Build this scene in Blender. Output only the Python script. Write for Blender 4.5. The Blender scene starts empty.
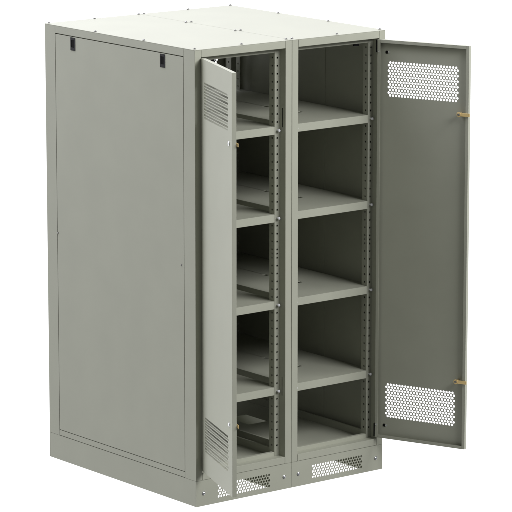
import bpy, bmesh, math
from mathutils import Vector, Matrix

scene = bpy.context.scene
COL = scene.collection
R = math.radians

# ------------------------------------------------------------------ measures (metres)
CW = 0.6            # width of one cabinet
DEP = 1.263         # depth
TOP = 2.27          # overall height
PL = 0.130          # plinth height
GAP = 0.0012        # half of the joint between the two cabinets
POST = 0.040        # face width of a corner post
JAMB = 0.047        # depth of the jamb before the drilled strip
STRIP = 0.071       # inner edge of the drilled strip
PD = 0.090          # depth of a corner post
SHELF_Z = (1.84, 1.40, 0.96, 0.52)
DOOR_L = 0.511
DOOR_T = 0.0215
DOOR_Z0, DOOR_Z1 = 0.179, 2.2285
HOLE_Z = sorted([1.2] + [1.2 + s * (0.021 + 0.04 * k) for k in range(25) for s in (-1, 1)])

# ------------------------------------------------------------------ materials
def new_mat(name):
    m = bpy.data.materials.new(name)
    m.use_nodes = True
    nt = m.node_tree
    return m, nt, nt.nodes['Principled BSDF']

def paint(name, col, rough=0.42, var=0.05, bump=0.02, spec=0.35):
    m, nt, b = new_mat(name)
    tc = nt.nodes.new('ShaderNodeTexCoord')
    n1 = nt.nodes.new('ShaderNodeTexNoise'); n1.inputs['Scale'].default_value = 5.0
    n1.inputs['Detail'].default_value = 5.0
    nt.links.new(tc.outputs['Object'], n1.inputs['Vector'])
    ramp = nt.nodes.new('ShaderNodeValToRGB')
    ramp.color_ramp.elements[0].position = 0.3
    ramp.color_ramp.elements[1].position = 0.7
    ramp.color_ramp.elements[0].color = (*[c * (1 - var) for c in col], 1)
    ramp.color_ramp.elements[1].color = (*[c * (1 + var) for c in col], 1)
    nt.links.new(n1.outputs['Fac'], ramp.inputs['Fac'])
    nt.links.new(ramp.outputs['Color'], b.inputs['Base Color'])
    # fine orange-peel of the powder coat
    n2 = nt.nodes.new('ShaderNodeTexNoise'); n2.inputs['Scale'].default_value = 420.0
    n2.inputs['Detail'].default_value = 2.0
    nt.links.new(tc.outputs['Object'], n2.inputs['Vector'])
    bp = nt.nodes.new('ShaderNodeBump'); bp.inputs['Strength'].default_value = bump
    bp.inputs['Distance'].default_value = 0.002
    nt.links.new(n2.outputs['Fac'], bp.inputs['Height'])
    nt.links.new(bp.outputs['Normal'], b.inputs['Normal'])
    mr = nt.nodes.new('ShaderNodeMapRange')
    mr.inputs['To Min'].default_value = rough - 0.04
    mr.inputs['To Max'].default_value = rough + 0.06
    nt.links.new(n1.outputs['Fac'], mr.inputs['Value'])
    nt.links.new(mr.outputs['Result'], b.inputs['Roughness'])
    b.inputs['Specular IOR Level'].default_value = spec
    return m

def metal(name, col, rough):
    m, nt, b = new_mat(name)
    tc = nt.nodes.new('ShaderNodeTexCoord')
    n = nt.nodes.new('ShaderNodeTexNoise'); n.inputs['Scale'].default_value = 150.0
    nt.links.new(tc.outputs['Object'], n.inputs['Vector'])
    mr = nt.nodes.new('ShaderNodeMapRange')
    mr.inputs['To Min'].default_value = rough - 0.06
    mr.inputs['To Max'].default_value = rough + 0.08
    nt.links.new(n.outputs['Fac'], mr.inputs['Value'])
    nt.links.new(mr.outputs['Result'], b.inputs['Roughness'])
    b.inputs['Base Color'].default_value = (*col, 1)
    b.inputs['Metallic'].default_value = 1.0
    return m

PAINT = paint('grey_powder_coat', (0.350, 0.361, 0.289), var=0.03)
ZINC = metal('zinc_plated_steel', (0.72, 0.73, 0.74), 0.22)
DULL = metal('dull_steel', (0.27, 0.27, 0.26), 0.45)
GLINT = paint('zinc_painted_glint', (0.68, 0.69, 0.70), 0.25, var=0.03, spec=0.9)  # pale non-metal coat, puts the shelf bolts' highlight into the colour
BRASS = metal('yellow_zinc', (0.80, 0.60, 0.27), 0.36)
BRASS.node_tree.nodes['Principled BSDF'].inputs['Metallic'].default_value = 0.45
BLACK = paint('black_plastic_and_shade', (0.004, 0.004, 0.004), 0.6, var=0.1, spec=0.08)  # also painted shade for hinge gaps, small holes and cam slots
CHAR = paint('dark_plastic', (0.030, 0.030, 0.031), 0.6, var=0.1, spec=0.12)

# ------------------------------------------------------------------ mesh builder
class MB:
    def __init__(self):
        self.v = []; self.f = []
    def add(self, verts, faces):
        o = len(self.v)
        self.v += [tuple(p) for p in verts]
        self.f += [tuple(i + o for i in f) for f in faces]
    def box(self, x0, x1, y0, y1, z0, z1, bev=0.0012):
        if bev <= 0:
            self.add([(x, y, z) for z in (z0, z1) for y in (y0, y1) for x in (x0, x1)],
                     [(0, 2, 3, 1), (4, 5, 7, 6), (0, 1, 5, 4), (2, 6, 7, 3), (0, 4, 6, 2), (1, 3, 7, 5)])
            return
        bm = bmesh.new()
        bmesh.ops.create_cube(bm, size=1)
        for v in bm.verts:
            v.co = Vector(((x0 + x1) / 2 + v.co.x * (x1 - x0), (y0 + y1) / 2 + v.co.y * (y1 - y0),
                           (z0 + z1) / 2 + v.co.z * (z1 - z0)))
        b = min(bev, 0.4 * min(x1 - x0, y1 - y0, z1 - z0))
        bmesh.ops.bevel(bm, geom=bm.edges[:], offset=b, segments=2, profile=0.6, affect='EDGES')
        bm.verts.index_update()
        self.add([v.co for v in bm.verts], [[v.index for v in f.verts] for f in bm.faces])
        bm.free()
    def quad(self, a, b, c, d):
        self.add([a, b, c, d], [(0, 1, 2, 3)])
    def cell(self, mp, cx, cy, hx, hy, r, t, seg=16, back=True):
        """rectangle with a round hole; mp(u, v, depth) -> point"""
        n = seg; o = []
        for d in ((0, t) if back else (0,)):
            for k in range(n):
                a = 2 * math.pi * k / n; c, s = math.cos(a), math.sin(a); m = max(abs(c), abs(s))
                o.append(mp(cx + c / m * hx, cy + s / m * hy, d))
            for k in range(n):
                a = 2 * math.pi * k / n
                o.append(mp(cx + math.cos(a) * r, cy + math.sin(a) * r, d))
        if not back:
            for k in range(n):
                a = 2 * math.pi * k / n
                o.append(mp(cx + math.cos(a) * r, cy + math.sin(a) * r, t))
        F = []
        for k in range(n):
            j = (k + 1) % n
            F.append((k, j, n + j, n + k))
            if back:
                F.append((2 * n + j, 2 * n + k, 3 * n + k, 3 * n + j))
                F.append((n + k, n + j, 3 * n + j, 3 * n + k))
            else:
                F.append((n + k, n + j, 2 * n + j, 2 * n + k))
        self.add(o, F)
    def sheet(self, mp, u0, u1, v0, v1, t):
        if u1 - u0 < 1e-6 or v1 - v0 < 1e-6: return
        self.quad(mp(u0, v0, 0), mp(u1, v0, 0), mp(u1, v1, 0), mp(u0, v1, 0))
        self.quad(mp(u0, v1, t), mp(u1, v1, t), mp(u1, v0, t), mp(u0, v0, t))
    def perf(self, mp, u0, v0, pu, pv, nu, nv, r, t, long_first=False):
        """staggered field of round holes. rows alternate nu and nu+1 holes. returns its bounds"""
        ua, ub = u0 - pu, u0 + (nu - 1) * pu + pu
        for j in range(nv):
            v = v0 + j * pv
            odd = (j % 2 == 1) != long_first
            if odd:
                for i in range(nu + 1):
                    self.cell(mp, u0 - pu / 2 + i * pu, v, pu / 2, pv / 2, r, t)
            else:
                self.sheet(mp, ua, u0 - pu / 2, v - pv / 2, v + pv / 2, t)
                self.sheet(mp, ub - pu / 2, ub, v - pv / 2, v + pv / 2, t)
                for i in range(nu):
                    self.cell(mp, u0 + i * pu, v, pu / 2, pv / 2, r, t)
        return ua, ub, v0 - pv / 2, v0 + (nv - 0.5) * pv
    def rim(self, mp, u0, u1, v0, v1, t):
        c = [(u0, v0), (u1, v0), (u1, v1), (u0, v1)]
        for k in range(4):
            a, b = c[k], c[(k + 1) % 4]
            self.quad(mp(*a, 0), mp(*a, t), mp(*b, t), mp(*b, 0))
    def lathe(self, prof, seg, origin, axis):
        """prof: (radius, height) list along axis"""
        axis = Vector(axis).normalized()
        q = Vector((0, 0, 1)).rotation_difference(axis)
        o = []
        for r, h in prof:
            for k in range(seg):
                a = 2 * math.pi * k / seg
                o.append(Vector(origin) + q @ Vector((r * math.cos(a), r * math.sin(a), h)))
        F = []
        for i in range(len(prof) - 1):
            for k in range(seg):
                j = (k + 1) % seg
                F.append((i * seg + k, i * seg + j, (i + 1) * seg + j, (i + 1) * seg + k))
        F.append(tuple(range(seg))[::-1])
        F.append(tuple(range((len(prof) - 1) * seg, len(prof) * seg)))
        self.add(o, F)
    def build(self, name, mat, parent=None, smooth=False, merge=True):
        me = bpy.data.meshes.new(name)
        me.from_pydata(self.v, [], self.f)
        bm = bmesh.new(); bm.from_mesh(me)
        if merge:
            bmesh.ops.remove_doubles(bm, verts=bm.verts[:], dist=1e-6)
        bmesh.ops.recalc_face_normals(bm, faces=bm.faces[:])
        bm.to_mesh(me); bm.free()
        if smooth:
            for p in me.polygons: p.use_smooth = True
            me.set_sharp_from_angle(angle=R(38))
        me.materials.append(mat)
        o = bpy.data.objects.new(name, me)
        COL.objects.link(o)
        if parent: o.parent = parent
        return o

def screw_mesh(mat, rad=0.0055, h=0.0045, seg=18):
    mb = MB()
    mb.lathe([(rad * 1.35, 0), (rad * 1.35, h * 0.3), (rad, h * 0.32), (rad * 0.95, h * 0.75), (rad * 0.6, h), (rad * 0.3, h * 1.02)],
             seg, (0, 0, 0), (0, 0, 1))
    o = mb.build('screw', mat, smooth=True)
    me = o.data
    bpy.data.objects.remove(o)
    return me

SCREW = screw_mesh(DULL, 0.0052, 0.0068)
HOLE_DOT = screw_mesh(BLACK, 0.0062, 0.003)
BOLT = screw_mesh(ZINC, 0.0072, 0.0075)
def stud_mesh():
    mb = MB()
    mb.lathe([(0.0050, 0), (0.0050, 0.013), (0.0074, 0.0132), (0.0070, 0.0160), (0.0056, 0.0182), (0.0030, 0.0190)], 20, (0, 0, 0), (0, 0, 1))
    o = mb.build('bolt', GLINT, smooth=True)
    me = o.data
    bpy.data.objects.remove(o)
    return me
STUD = stud_mesh()

def put(me, name, parent, loc, axis):
    o = bpy.data.objects.new(name, me); COL.objects.link(o)
    o.parent = parent; o.location = loc
    o.rotation_mode = 'QUATERNION'
    o.rotation_quaternion = Vector((0, 0, 1)).rotation_difference(Vector(axis))
    return o

# ------------------------------------------------------------------ corner post (folded profile with two drilled strips)
def post(parent, mx, my):
    """mx/my: mirrored to the right / to the back"""
    X = (lambda x: CW - x) if mx else (lambda x: x)
    Y = (lambda y: DEP - y) if my else (lambda y: y)
    z0, z1 = PL + 0.0012, TOP - 0.0032
    mb = MB()
    g = GAP
    prof = [(g, 0.0), (POST, 0.0), (POST, JAMB), (STRIP, JAMB), (STRIP, PD), (g, PD)]
    b = 0.0018
    # rounded outer corners
    pts = [(g, b), (g + b * 0.3, b * 0.3), (g + b, 0), (POST - b, 0), (POST - b * 0.3, b * 0.3), (POST, b),
           (POST, JAMB), (STRIP - b, JAMB), (STRIP, JAMB + b), (STRIP, PD), (g, PD)]
    n = len(pts)
    for i in range(n):
        a, c = pts[i], pts[(i + 1) % n]
        if i in (6, 8):            # the two drilled strips
            horiz = (i == 6)
            hw = 0.0085
            if horiz:
                u0, u1 = a[0], c[0]; um = 0.0545
                mp = lambda u, v, d: (X(u), Y(JAMB + d), v)
            else:
                u0, u1 = a[1], c[1]; um = 0.068
                mp = lambda u, v, d: (X(STRIP - d), Y(u), v)
            pu, pv = 0.0085, 0.0085
            mb.quad(mp(u0, z0, 0), mp(um - pu, z0, 0), mp(um - pu, z1, 0), mp(u0, z1, 0))
            mb.quad(mp(um + pu, z0, 0), mp(u1, z0, 0), mp(u1, z1, 0), mp(um + pu, z1, 0))
            zp = z0
            for z in HOLE_Z:
                if z < z0 + 0.02 or z > z1 - 0.05: continue
                mb.quad(mp(um - pu, zp, 0), mp(um + pu, zp, 0), mp(um + pu, z - pv, 0), mp(um - pu, z - pv, 0))
                mb.cell(mp, um, z, pu, pv, 0.0052, 0.003, seg=16, back=False)
                zp = z + pv
            mb.quad(mp(um - pu, zp, 0), mp(um + pu, zp, 0), mp(um + pu, z1, 0), mp(um - pu, z1, 0))
        else:
            mb.quad((X(a[0]), Y(a[1]), z0), (X(c[0]), Y(c[1]), z0), (X(c[0]), Y(c[1]), z1), (X(a[0]), Y(a[1]), z1))
    for z in (z0, z1):
        mb.add([(X(a[0]), Y(a[1]), z) for a in pts], [tuple(range(n))])
    return mb.build('corner_post', PAINT, parent)

# ------------------------------------------------------------------ door pan. local: u along +X from the hinge, +Y inward
def door(parent, name, flip):
    S = -1 if flip else 1
    L, T = DOOR_L, DOOR_T
    z0, z1 = DOOR_Z0, DOOR_Z1
    t = 0.0007
    mb = MB()
    mp = lambda u, v, d: (S * u, d, v)
    pu, pv, r = 0.01672, 0.01383, 0.0063
    b1 = mb.perf(mp, 0.0625, 0.293, pu, pv, 23, 13, r, t)
    b2 = mb.perf(mp, 0.0625, 1.947, pu, pv, 23, 13, r, t)
    e = 0.0012
    for lo, hi in ((z0 + e, b1[2]), (b1[3], b2[2]), (b2[3], z1 - e)):
        mb.sheet(mp, e, L - e, lo, hi, t)
    for b in (b1, b2):
        mb.sheet(mp, e, b[0], b[2], b[3], t)
        mb.sheet(mp, b[1], L - e, b[2], b[3], t)
    o = mb.build(name, PAINT, parent)
    # folded returns and inturned lips
    f = MB()
    def bx(u0, u1, d0, d1, v0, v1):
        f.box(min(S * u0, S * u1), max(S * u0, S * u1), d0, d1, v0, v1, 0.0006)
    bx(0, e + 0.0003, 0.0002, T, z0, z1)
    bx(L - e - 0.0003, L, 0.0002, T, z0, z1)
    bx(e + 0.0003, L - e - 0.0003, 0.0002, T, z0, z0 + e + 0.0003)
    bx(e + 0.0003, L - e - 0.0003, 0.0002, T, z1 - e - 0.0003, z1)
    lw = 0.016
    bx(e + 0.0003, lw, T - 0.0016, T - 0.0001, z0 + 0.002, z1 - 0.002)
    bx(L - lw, L - e - 0.0003, T - 0.0016, T - 0.0001, z0 + 0.002, z1 - 0.002)
    bx(lw + 0.0004, L - lw - 0.0004, T - 0.0016, T - 0.0001, z0 + 0.002, z0 + lw)
    bx(lw + 0.0004, L - lw - 0.0004, T - 0.0016, T - 0.0001, z1 - lw, z1 - 0.002)
    f.build('door_flange', PAINT, o)
    # two cam locks: round head outside, yellow cam tongue inside
    for z in (1.885, 0.526):
        k = MB()
        k.lathe([(0.0104, 0), (0.0106, 0.0018), (0.0092, 0.0036), (0.0065, 0.0056), (0.003, 0.0060)], 28, (S * 0.462, -0.0002, z), (0, -1, 0))
        k.build('lock_head', ZINC, o, smooth=True)
        c = MB()
        c.lathe([(0.0075, 0), (0.0075, 0.024)], 20, (S * 0.462, 0.0016, z), (0, 1, 0))
        a, bq = sorted((S * 0.450, S * 0.521))
        c.box(a, bq, 0.0258, 0.0290, z - 0.0085, z + 0.0085, 0.001)
        c.build('lock_cam', BRASS, o)
        s = MB()
        s.lathe([(0.0122, 0), (0.0122, 0.0016), (0.0114, 0.0020)], 24, (S * 0.462, 0.0291, z), (0, 1, 0))
        s.build('lock_washer', BRASS, o)
        s = MB()
        s.lathe([(0.0066, 0), (0.0066, 0.0042), (0.0045, 0.0050)], 6, (S * 0.462, 0.0312, z), (0, 1, 0))
        s.build('lock_nut', DULL, o)
    # black block as the hinge gap's shade, plus a bracket screw
    for za, zb, zs in ((2.163, 2.226, 2.164), (0.182, 0.252, 0.243)):
        h = MB()
        a, bq = sorted((S * -0.0075, S * -0.0015))
        h.box(a, bq, 0.003, T + 0.001, za, zb, 0.001)
        h.build('hinge_gap_shade', BLACK, o)
        put(HOLE_DOT, 'hinge_screw_and_hole', o, (S * 0.043, t, zs), (0, 1, 0))  # black head stands in for the dark of a small hole
        q = put(BOLT, 'hinge_screw_and_hole', o, (S * 0.054, t, zs), (0, 1, 0))
        q.scale = (0.55, 0.55, 0.5)
        if flip: q = put(BOLT, 'hinge_screw_and_hole', o, (S * 0.007, T, zs + 0.004), (0, 1, 0))
        q.scale = (0.6, 0.6, 0.6)
    return o

# ------------------------------------------------------------------ one cabinet
def cabinet(x, side, label):
    root = bpy.data.objects.new('equipment_cabinet', None)
    COL.objects.link(root)
    root.location = (x, 0, 0)
    root['label'] = label
    root['category'] = 'cabinet'
    root['group'] = 'grey steel cabinets standing side by side'
    g = GAP
    W, D = CW, DEP
    # --- plinth
    p = MB()
    t = 0.003
    pu, pv, r = 0.01672, 0.0142, 0.0067
    nu = 19
    u0 = 0.30 - (nu - 1) * pu / 2
    for back in (False, True):
        if back: mp = lambda u, v, d: (u, D - d, v)
        else:    mp = lambda u, v, d: (u, d, v)
        b = p.perf(mp, u0, 0.0322, pu, pv, nu, 5, r, t, long_first=True)
        p.sheet(mp, g, b[0], 0, PL, t); p.sheet(mp, b[1], W - g, 0, PL, t)
        p.sheet(mp, b[0], b[1], 0, b[2], t); p.sheet(mp, b[0], b[1], b[3], PL, t)
        p.rim(mp, g, W - g, 0, PL, t)
    for s in (0, 1):
        xa, xb = (g, g + t) if s == 0 else (W - g - t, W - g)
        p.box(xa, xb, t + 0.0008, D - t - 0.0008, 0, PL, 0.0005)
        xa, xb = (g + t + 0.0002, 0.095) if s == 0 else (W - 0.095, W - g - t - 0.0002)
        p.box(xa, xb, t + 0.001, D - t - 0.001, 0.0, 0.003, 0.0005)
    for xa, xb, ya, yb in ((g + t + 0.0002, W - g - t - 0.0002, t + 0.001, 0.055), (g + t + 0.0002, W - g - t - 0.0002, D - 0.055, D - t - 0.001),
                           (g + t + 0.0002, 0.056, 0.0552, D - 0.0552), (W - 0.056, W - g - t - 0.0002, 0.0552, D - 0.0552)):
        p.box(xa, xb, ya, yb, PL - 0.0040, PL - 0.0008, 0)  # added ring, keeps light from leaking through the plinth joint
    plinth = p.build('plinth', PAINT, root)
    for bxp in (0.046, 0.554):
        put(BOLT, 'plinth_bolt', plinth, (bxp, 0, 0.0645), (0, -1, 0))
        put(BOLT, 'plinth_bolt', plinth, (bxp, D, 0.0645), (0, 1, 0))
    # --- posts
    for mx in (False, True):
        for my in (False, True):
            post(root, mx, my)
    # --- black strips as the shade in the cam slots of the closing jamb
    for z in (1.885, 0.526):
        m = MB()
        xa, xb = (W - POST - 0.0006, W - POST + 0.002) if side == 'L' else (POST - 0.002, POST + 0.0006)
        m.box(xa, xb, 0.0225, 0.0265, z - 0.048, z + 0.048, 0)
        m.build('strike_slot_shade', BLACK, root)
    # --- rails
    zt = TOP - 0.0032
    zb = PL + 0.0015
    def rail(name, *a, bev=0.0012):
        m = MB(); m.box(*a, bev); return m.build(name, PAINT, root)
    for my in (False, True):
        Y = (lambda a, b: (D - b, D - a)) if my else (lambda a, b: (a, b))
        rail('top_rail', POST + 0.0012, W - POST - 0.0012, *Y(0.0002, 0.045), 2.2315, zt)
        rail('top_lip', STRIP + 0.0008, W - STRIP - 0.0008, *Y(JAMB, JAMB + 0.018), 2.207, zt - 0.002)
        rail('bottom_rail', POST + 0.0012, W - POST - 0.0012, *Y(0.0002, 0.045), zb, 0.166)
        rail('bottom_lip', STRIP + 0.0008, W - STRIP - 0.0008, *Y(JAMB - 0.001, JAMB + 0.020), zb, 0.187)
    for s in (0, 1):
        xa, xb = (g, 0.040) if s == 0 else (W - 0.040, W - g)
        rail('side_rail', xa, xb, PD + 0.0012, D - PD - 0.0012, 2.2305, zt)
        rail('side_rail', xa, xb, PD + 0.0012, D - PD - 0.0012, zb + 0.0012, 0.1600)
        # added backing that stops light through the gap above the side panel
        xa, xb = (0.0166, 0.0184) if s == 0 else (W - 0.0184, W - 0.0166)
        rail('gap_backing', xa, xb, PD + 0.0012, D - PD - 0.0012, 2.196, 2.2303, bev=0)
        # inner runner along the base
        xa, xb = (0.041, 0.052) if s == 0 else (W - 0.052, W - 0.041)
        rail('floor_runner', xa, xb, PD + 0.002, D - PD - 0.002, 0.118, 0.196)
    # --- roof sheet with screws
    m = MB(); m.box(g, W - g, 0.0, D, TOP - 0.003, TOP, 0.0008)
    roof = m.build('roof', PAINT, root)
    for sx, sy in ((0.020, 0.026), (0.304, 0.024), (0.588, 0.032), (0.014, 0.43), (0.584, 0.434), (0.014, 0.838),
                   (0.584, 0.843), (0.020, 1.252), (0.306, 1.254), (0.586, 1.254)):
        put(SCREW, 'roof_screw', roof, (sx, sy, TOP), (0, 0, 1))
    # --- floor sheet with a cable cut-out
    m = MB()
    mp = lambda u, v, d: (u, v, 0.158 - d)
    xa, xb, ya, yb = 0.0515, W - 0.0515, JAMB + 0.021, D - JAMB - 0.021
    ha, hb, hc, hd = 0.245, 0.365, 0.66, 0.84
    for a in ((xa, xb, ya, hc), (xa, xb, hd, yb), (xa, ha, hc, hd), (hb, xb, hc, hd)):
        m.sheet(mp, *a, 0.002)
    m.rim(mp, ha, hb, hc, hd, 0.002)
    m.build('floor_panel', PAINT, root)
    # --- shelves: two leaves with a joint in the middle, folded down on all sides
    for z in SHELF_Z:
        m = MB()
        th, lip = 0.002, 0.040
        xl, xr, xm = 0.042, W - 0.042, W / 2
        ma, mb_ = STRIP + 0.001, W - STRIP - 0.001
        top = lambda u, v, d: (u, v, z - d)
        # sheet notched round the posts, with three pull-out slots along its middle
        m.sheet(top, ma, mb_, JAMB, PD + 0.002, th)
        m.sheet(top, ma, mb_, D - PD - 0.002, D - JAMB, th)
        ys = [PD + 0.002, 0.325, 0.350, 0.568, 0.602, 0.88, 0.912, D - PD - 0.002]
        ga, gb = xm - 0.0025, xm + 0.0025          # joint of the two rear leaves
        cuts = {1: (xm, xm + 0.034), 3: (xm - 0.014, xm + 0.010), 5: (xm - 0.012, xm + 0.012)}
        for i in range(len(ys) - 1):
            ca, cb = cuts.get(i, (ga, gb) if i >= 4 else (xm, xm))
            m.sheet(top, xl, ca, ys[i], ys[i + 1], th)
            m.sheet(top, cb, xr, ys[i], ys[i + 1], th)
            if cb - ca > 0.01: m.rim(top, ca, cb, ys[i], ys[i + 1], th)
        # folded lips
        m.box(ma, mb_, JAMB - 0.0014, JAMB - 0.0001, z - lip, z, 0.0006)
        m.box(ma, mb_, D - JAMB + 0.0001, D - JAMB + 0.0014, z - lip, z, 0.0006)
        m.box(ma, mb_, JAMB + 0.0002, JAMB + 0.016, z - lip, z - lip + 0.0015, 0)
        m.box(xl - 0.0016, xl - 0.0001, PD + 0.002, D - PD - 0.002, z - lip, z, 0.0005)
        m.box(xr + 0.0001, xr + 0.0016, PD + 0.002, D - PD - 0.002, z - lip, z, 0.0005)
        sh = m.build('shelf', PAINT, root, merge=False)
        for bx_ in (0.0585, W - 0.0545):
            put(STUD, 'shelf_bolt', sh, (bx_, JAMB, z - 0.0195), (0, -1, 0))
    # --- outer side panel
    xa, xb = (g, 0.016) if side == 'L' else (W - 0.016, W - g)
    m = MB(); m.box(xa, xb, PD + 0.0035, D - PD - 0.0035, 0.1632, 2.2258, 0.0008)
    pan = m.build('side_panel', PAINT, root)
    s = -1 if side == 'L' else 1
    for yy in (0.114, 1.166):
        q = put(SCREW, 'panel_screw', pan, (0.0012 if side == 'L' else W - 0.0012, yy, 1.2), (s, 0, 0))
        q.scale = (0.75, 0.75, 0.5)
    xo = g if side == 'L' else W - g
    for yc in (0.259, 1.0155):
        k = MB()
        zc = 2.190
        def fb(a, b, y0, y1, z0, z1, bev=0.0006):
            k.box(min(xo + s * a, xo + s * b), max(xo + s * a, xo + s * b), y0, y1, z0, z1, bev)
        fb(-0.001, 0.0022, yc - 0.020, yc - 0.012, zc - 0.033, zc + 0.033)
        fb(-0.001, 0.0022, yc + 0.014, yc + 0.020, zc - 0.033, zc + 0.033)
        fb(-0.001, 0.0022, yc - 0.0118, yc + 0.0138, zc - 0.033, zc - 0.018)
        fb(-0.001, 0.0022, yc - 0.0118, yc + 0.0138, zc + 0.021, zc + 0.033)
        k.build('panel_latch', CHAR, pan)
        k = MB()
        fb(-0.0005, 0.0008, yc - 0.0116, yc + 0.0136, zc - 0.0178, zc + 0.0208, 0.0002)
        k.build('latch_slide', BLACK, pan)
    # stiffener and a second drilled upright on the inner side of the panel
    xa, xb = (0.0162, 0.0185) if side == 'L' else (W - 0.0185, W - 0.0162)
    rail('panel_stiffener', xa, xb, 0.455, 0.500, 0.20, 2.194)
    u = MB()
    xs = 0.070 if side == 'L' else W - 0.070
    d_ = -1 if side == 'L' else 1
    mp = lambda a, b, d: (xs + d_ * d, a, b)
    for a0, a1 in ((1.100, 1.1075), (1.1245, 1.132)):
        u.sheet(mp, a0, a1, 0.20, 2.205, 0.002)
    zp = 0.20
    for z in HOLE_Z[1:-1]:
        if z < 0.215 or z > 2.19 or abs(z - 1.2) < 0.001: continue
        u.sheet(mp, 1.1075, 1.1245, zp, z - 0.0085, 0.002)
        u.cell(mp, 1.116, z, 0.0085, 0.0085, 0.0052, 0.002)
        zp = z + 0.0085
    u.sheet(mp, 1.1075, 1.1245, zp, 2.205, 0.002)
    u.build('inner_upright', PAINT, root)
    # small black door strike under the top lip
    m = MB(); xk = 0.455 if side == 'R' else 0.145
    m.box(xk - 0.016, xk + 0.016, JAMB + 0.004, JAMB + 0.016, 2.195, 2.2068, 0.001)
    m.build('door_strike', BLACK, root)
    # --- doors
    th = R(112)
    if side == 'L':
        d = door(root, 'door', False)
        d.location = (POST - 0.0034, -0.0022, 0); d.rotation_euler = (0, 0, -R(110.8))
    else:
        d = door(root, 'door', True)
        d.location = (W - POST - 0.0004, -0.0012, 0); d.rotation_euler = (0, 0, th)
    # closed rear door (same pan, turned about): its hinge is on the outer side too
    rd = door(root, 'rear_door', side == 'L')
    if side == 'L':
        rd.location = (POST + 0.003, D - 0.0005, 0)
    else:
        rd.location = (W - POST - 0.003, D - 0.0005, 0)
    rd.rotation_euler = (0, 0, math.pi)
    return root

cabinet(0.0, 'L', 'grey steel cabinet whose blank side panel with two black latches faces the viewer')
cabinet(0.6, 'R', 'grey steel cabinet whose open door shows its inner face with brass cams')

# ------------------------------------------------------------------ surroundings: white studio light
world = bpy.data.worlds.new('World'); scene.world = world
world.use_nodes = True
nt = world.node_tree
bg = nt.nodes['Background']
tc = nt.nodes.new('ShaderNodeTexCoord')
dot = nt.nodes.new('ShaderNodeVectorMath'); dot.operation = 'DOT_PRODUCT'
bd = Vector((0.25, 0.95, -0.05)).normalized()
dot.inputs[1].default_value = bd
nt.links.new(tc.outputs['Generated'], dot.inputs[0])
mr = nt.nodes.new('ShaderNodeMapRange'); mr.interpolation_type = 'SMOOTHSTEP'
mr.inputs['From Min'].default_value = -0.30
mr.inputs['From Max'].default_value = 0.20
mr.inputs['To Min'].default_value = 0.19
mr.inputs['To Max'].default_value = 1.30
nt.links.new(dot.outputs['Value'], mr.inputs['Value'])
nt.links.new(mr.outputs['Result'], bg.inputs['Strength'])
bg.inputs['Color'].default_value = (1, 1, 1.01, 1)

def area(name, loc, target, size, energy, color=(1, 1, 1)):
    l = bpy.data.lights.new(name, 'AREA'); l.shape = 'RECTANGLE'
    l.size, l.size_y = size; l.energy = energy; l.color = color
    o = bpy.data.objects.new(name, l); COL.objects.link(o)
    o.location = loc
    o.rotation_euler = (Vector(target) - Vector(loc)).to_track_quat('-Z', 'Y').to_euler()
    return o
c = Vector((0.6, 0.4, 1.2))
area('softbox_front', c + Vector((2.6, -7.4, 5.2)), c, (6.6, 3.4), 1010.0, (1.0, 0.99, 1.03))
area('softbox_top', c + Vector((-1.4, 2.6, 5.2)), c, (3.6, 3.6), 350.0, (1.0, 0.98, 1.18))

# ------------------------------------------------------------------ camera
cam = bpy.data.cameras.new('Camera')
co = bpy.data.objects.new('Camera', cam); COL.objects.link(co)
co.location = (-9.840297, -13.013089, 4.528524)
co.rotation_euler = (1.3732929, 0.0, -0.6654454)
cam.sensor_width = 36.0
cam.lens = 3426.65 / 512 * 36.0
cam.clip_start = 0.5; cam.clip_end = 200
scene.camera = co

scene.view_settings.view_transform = 'Standard'
scene.view_settings.look = 'None'
scene.view_settings.exposure = 0.0
scene.view_settings.gamma = 1.0
scene.render.engine = 'CYCLES'
scene.cycles.max_bounces = 6
scene.cycles.diffuse_bounces = 2
scene.cycles.use_denoising = True
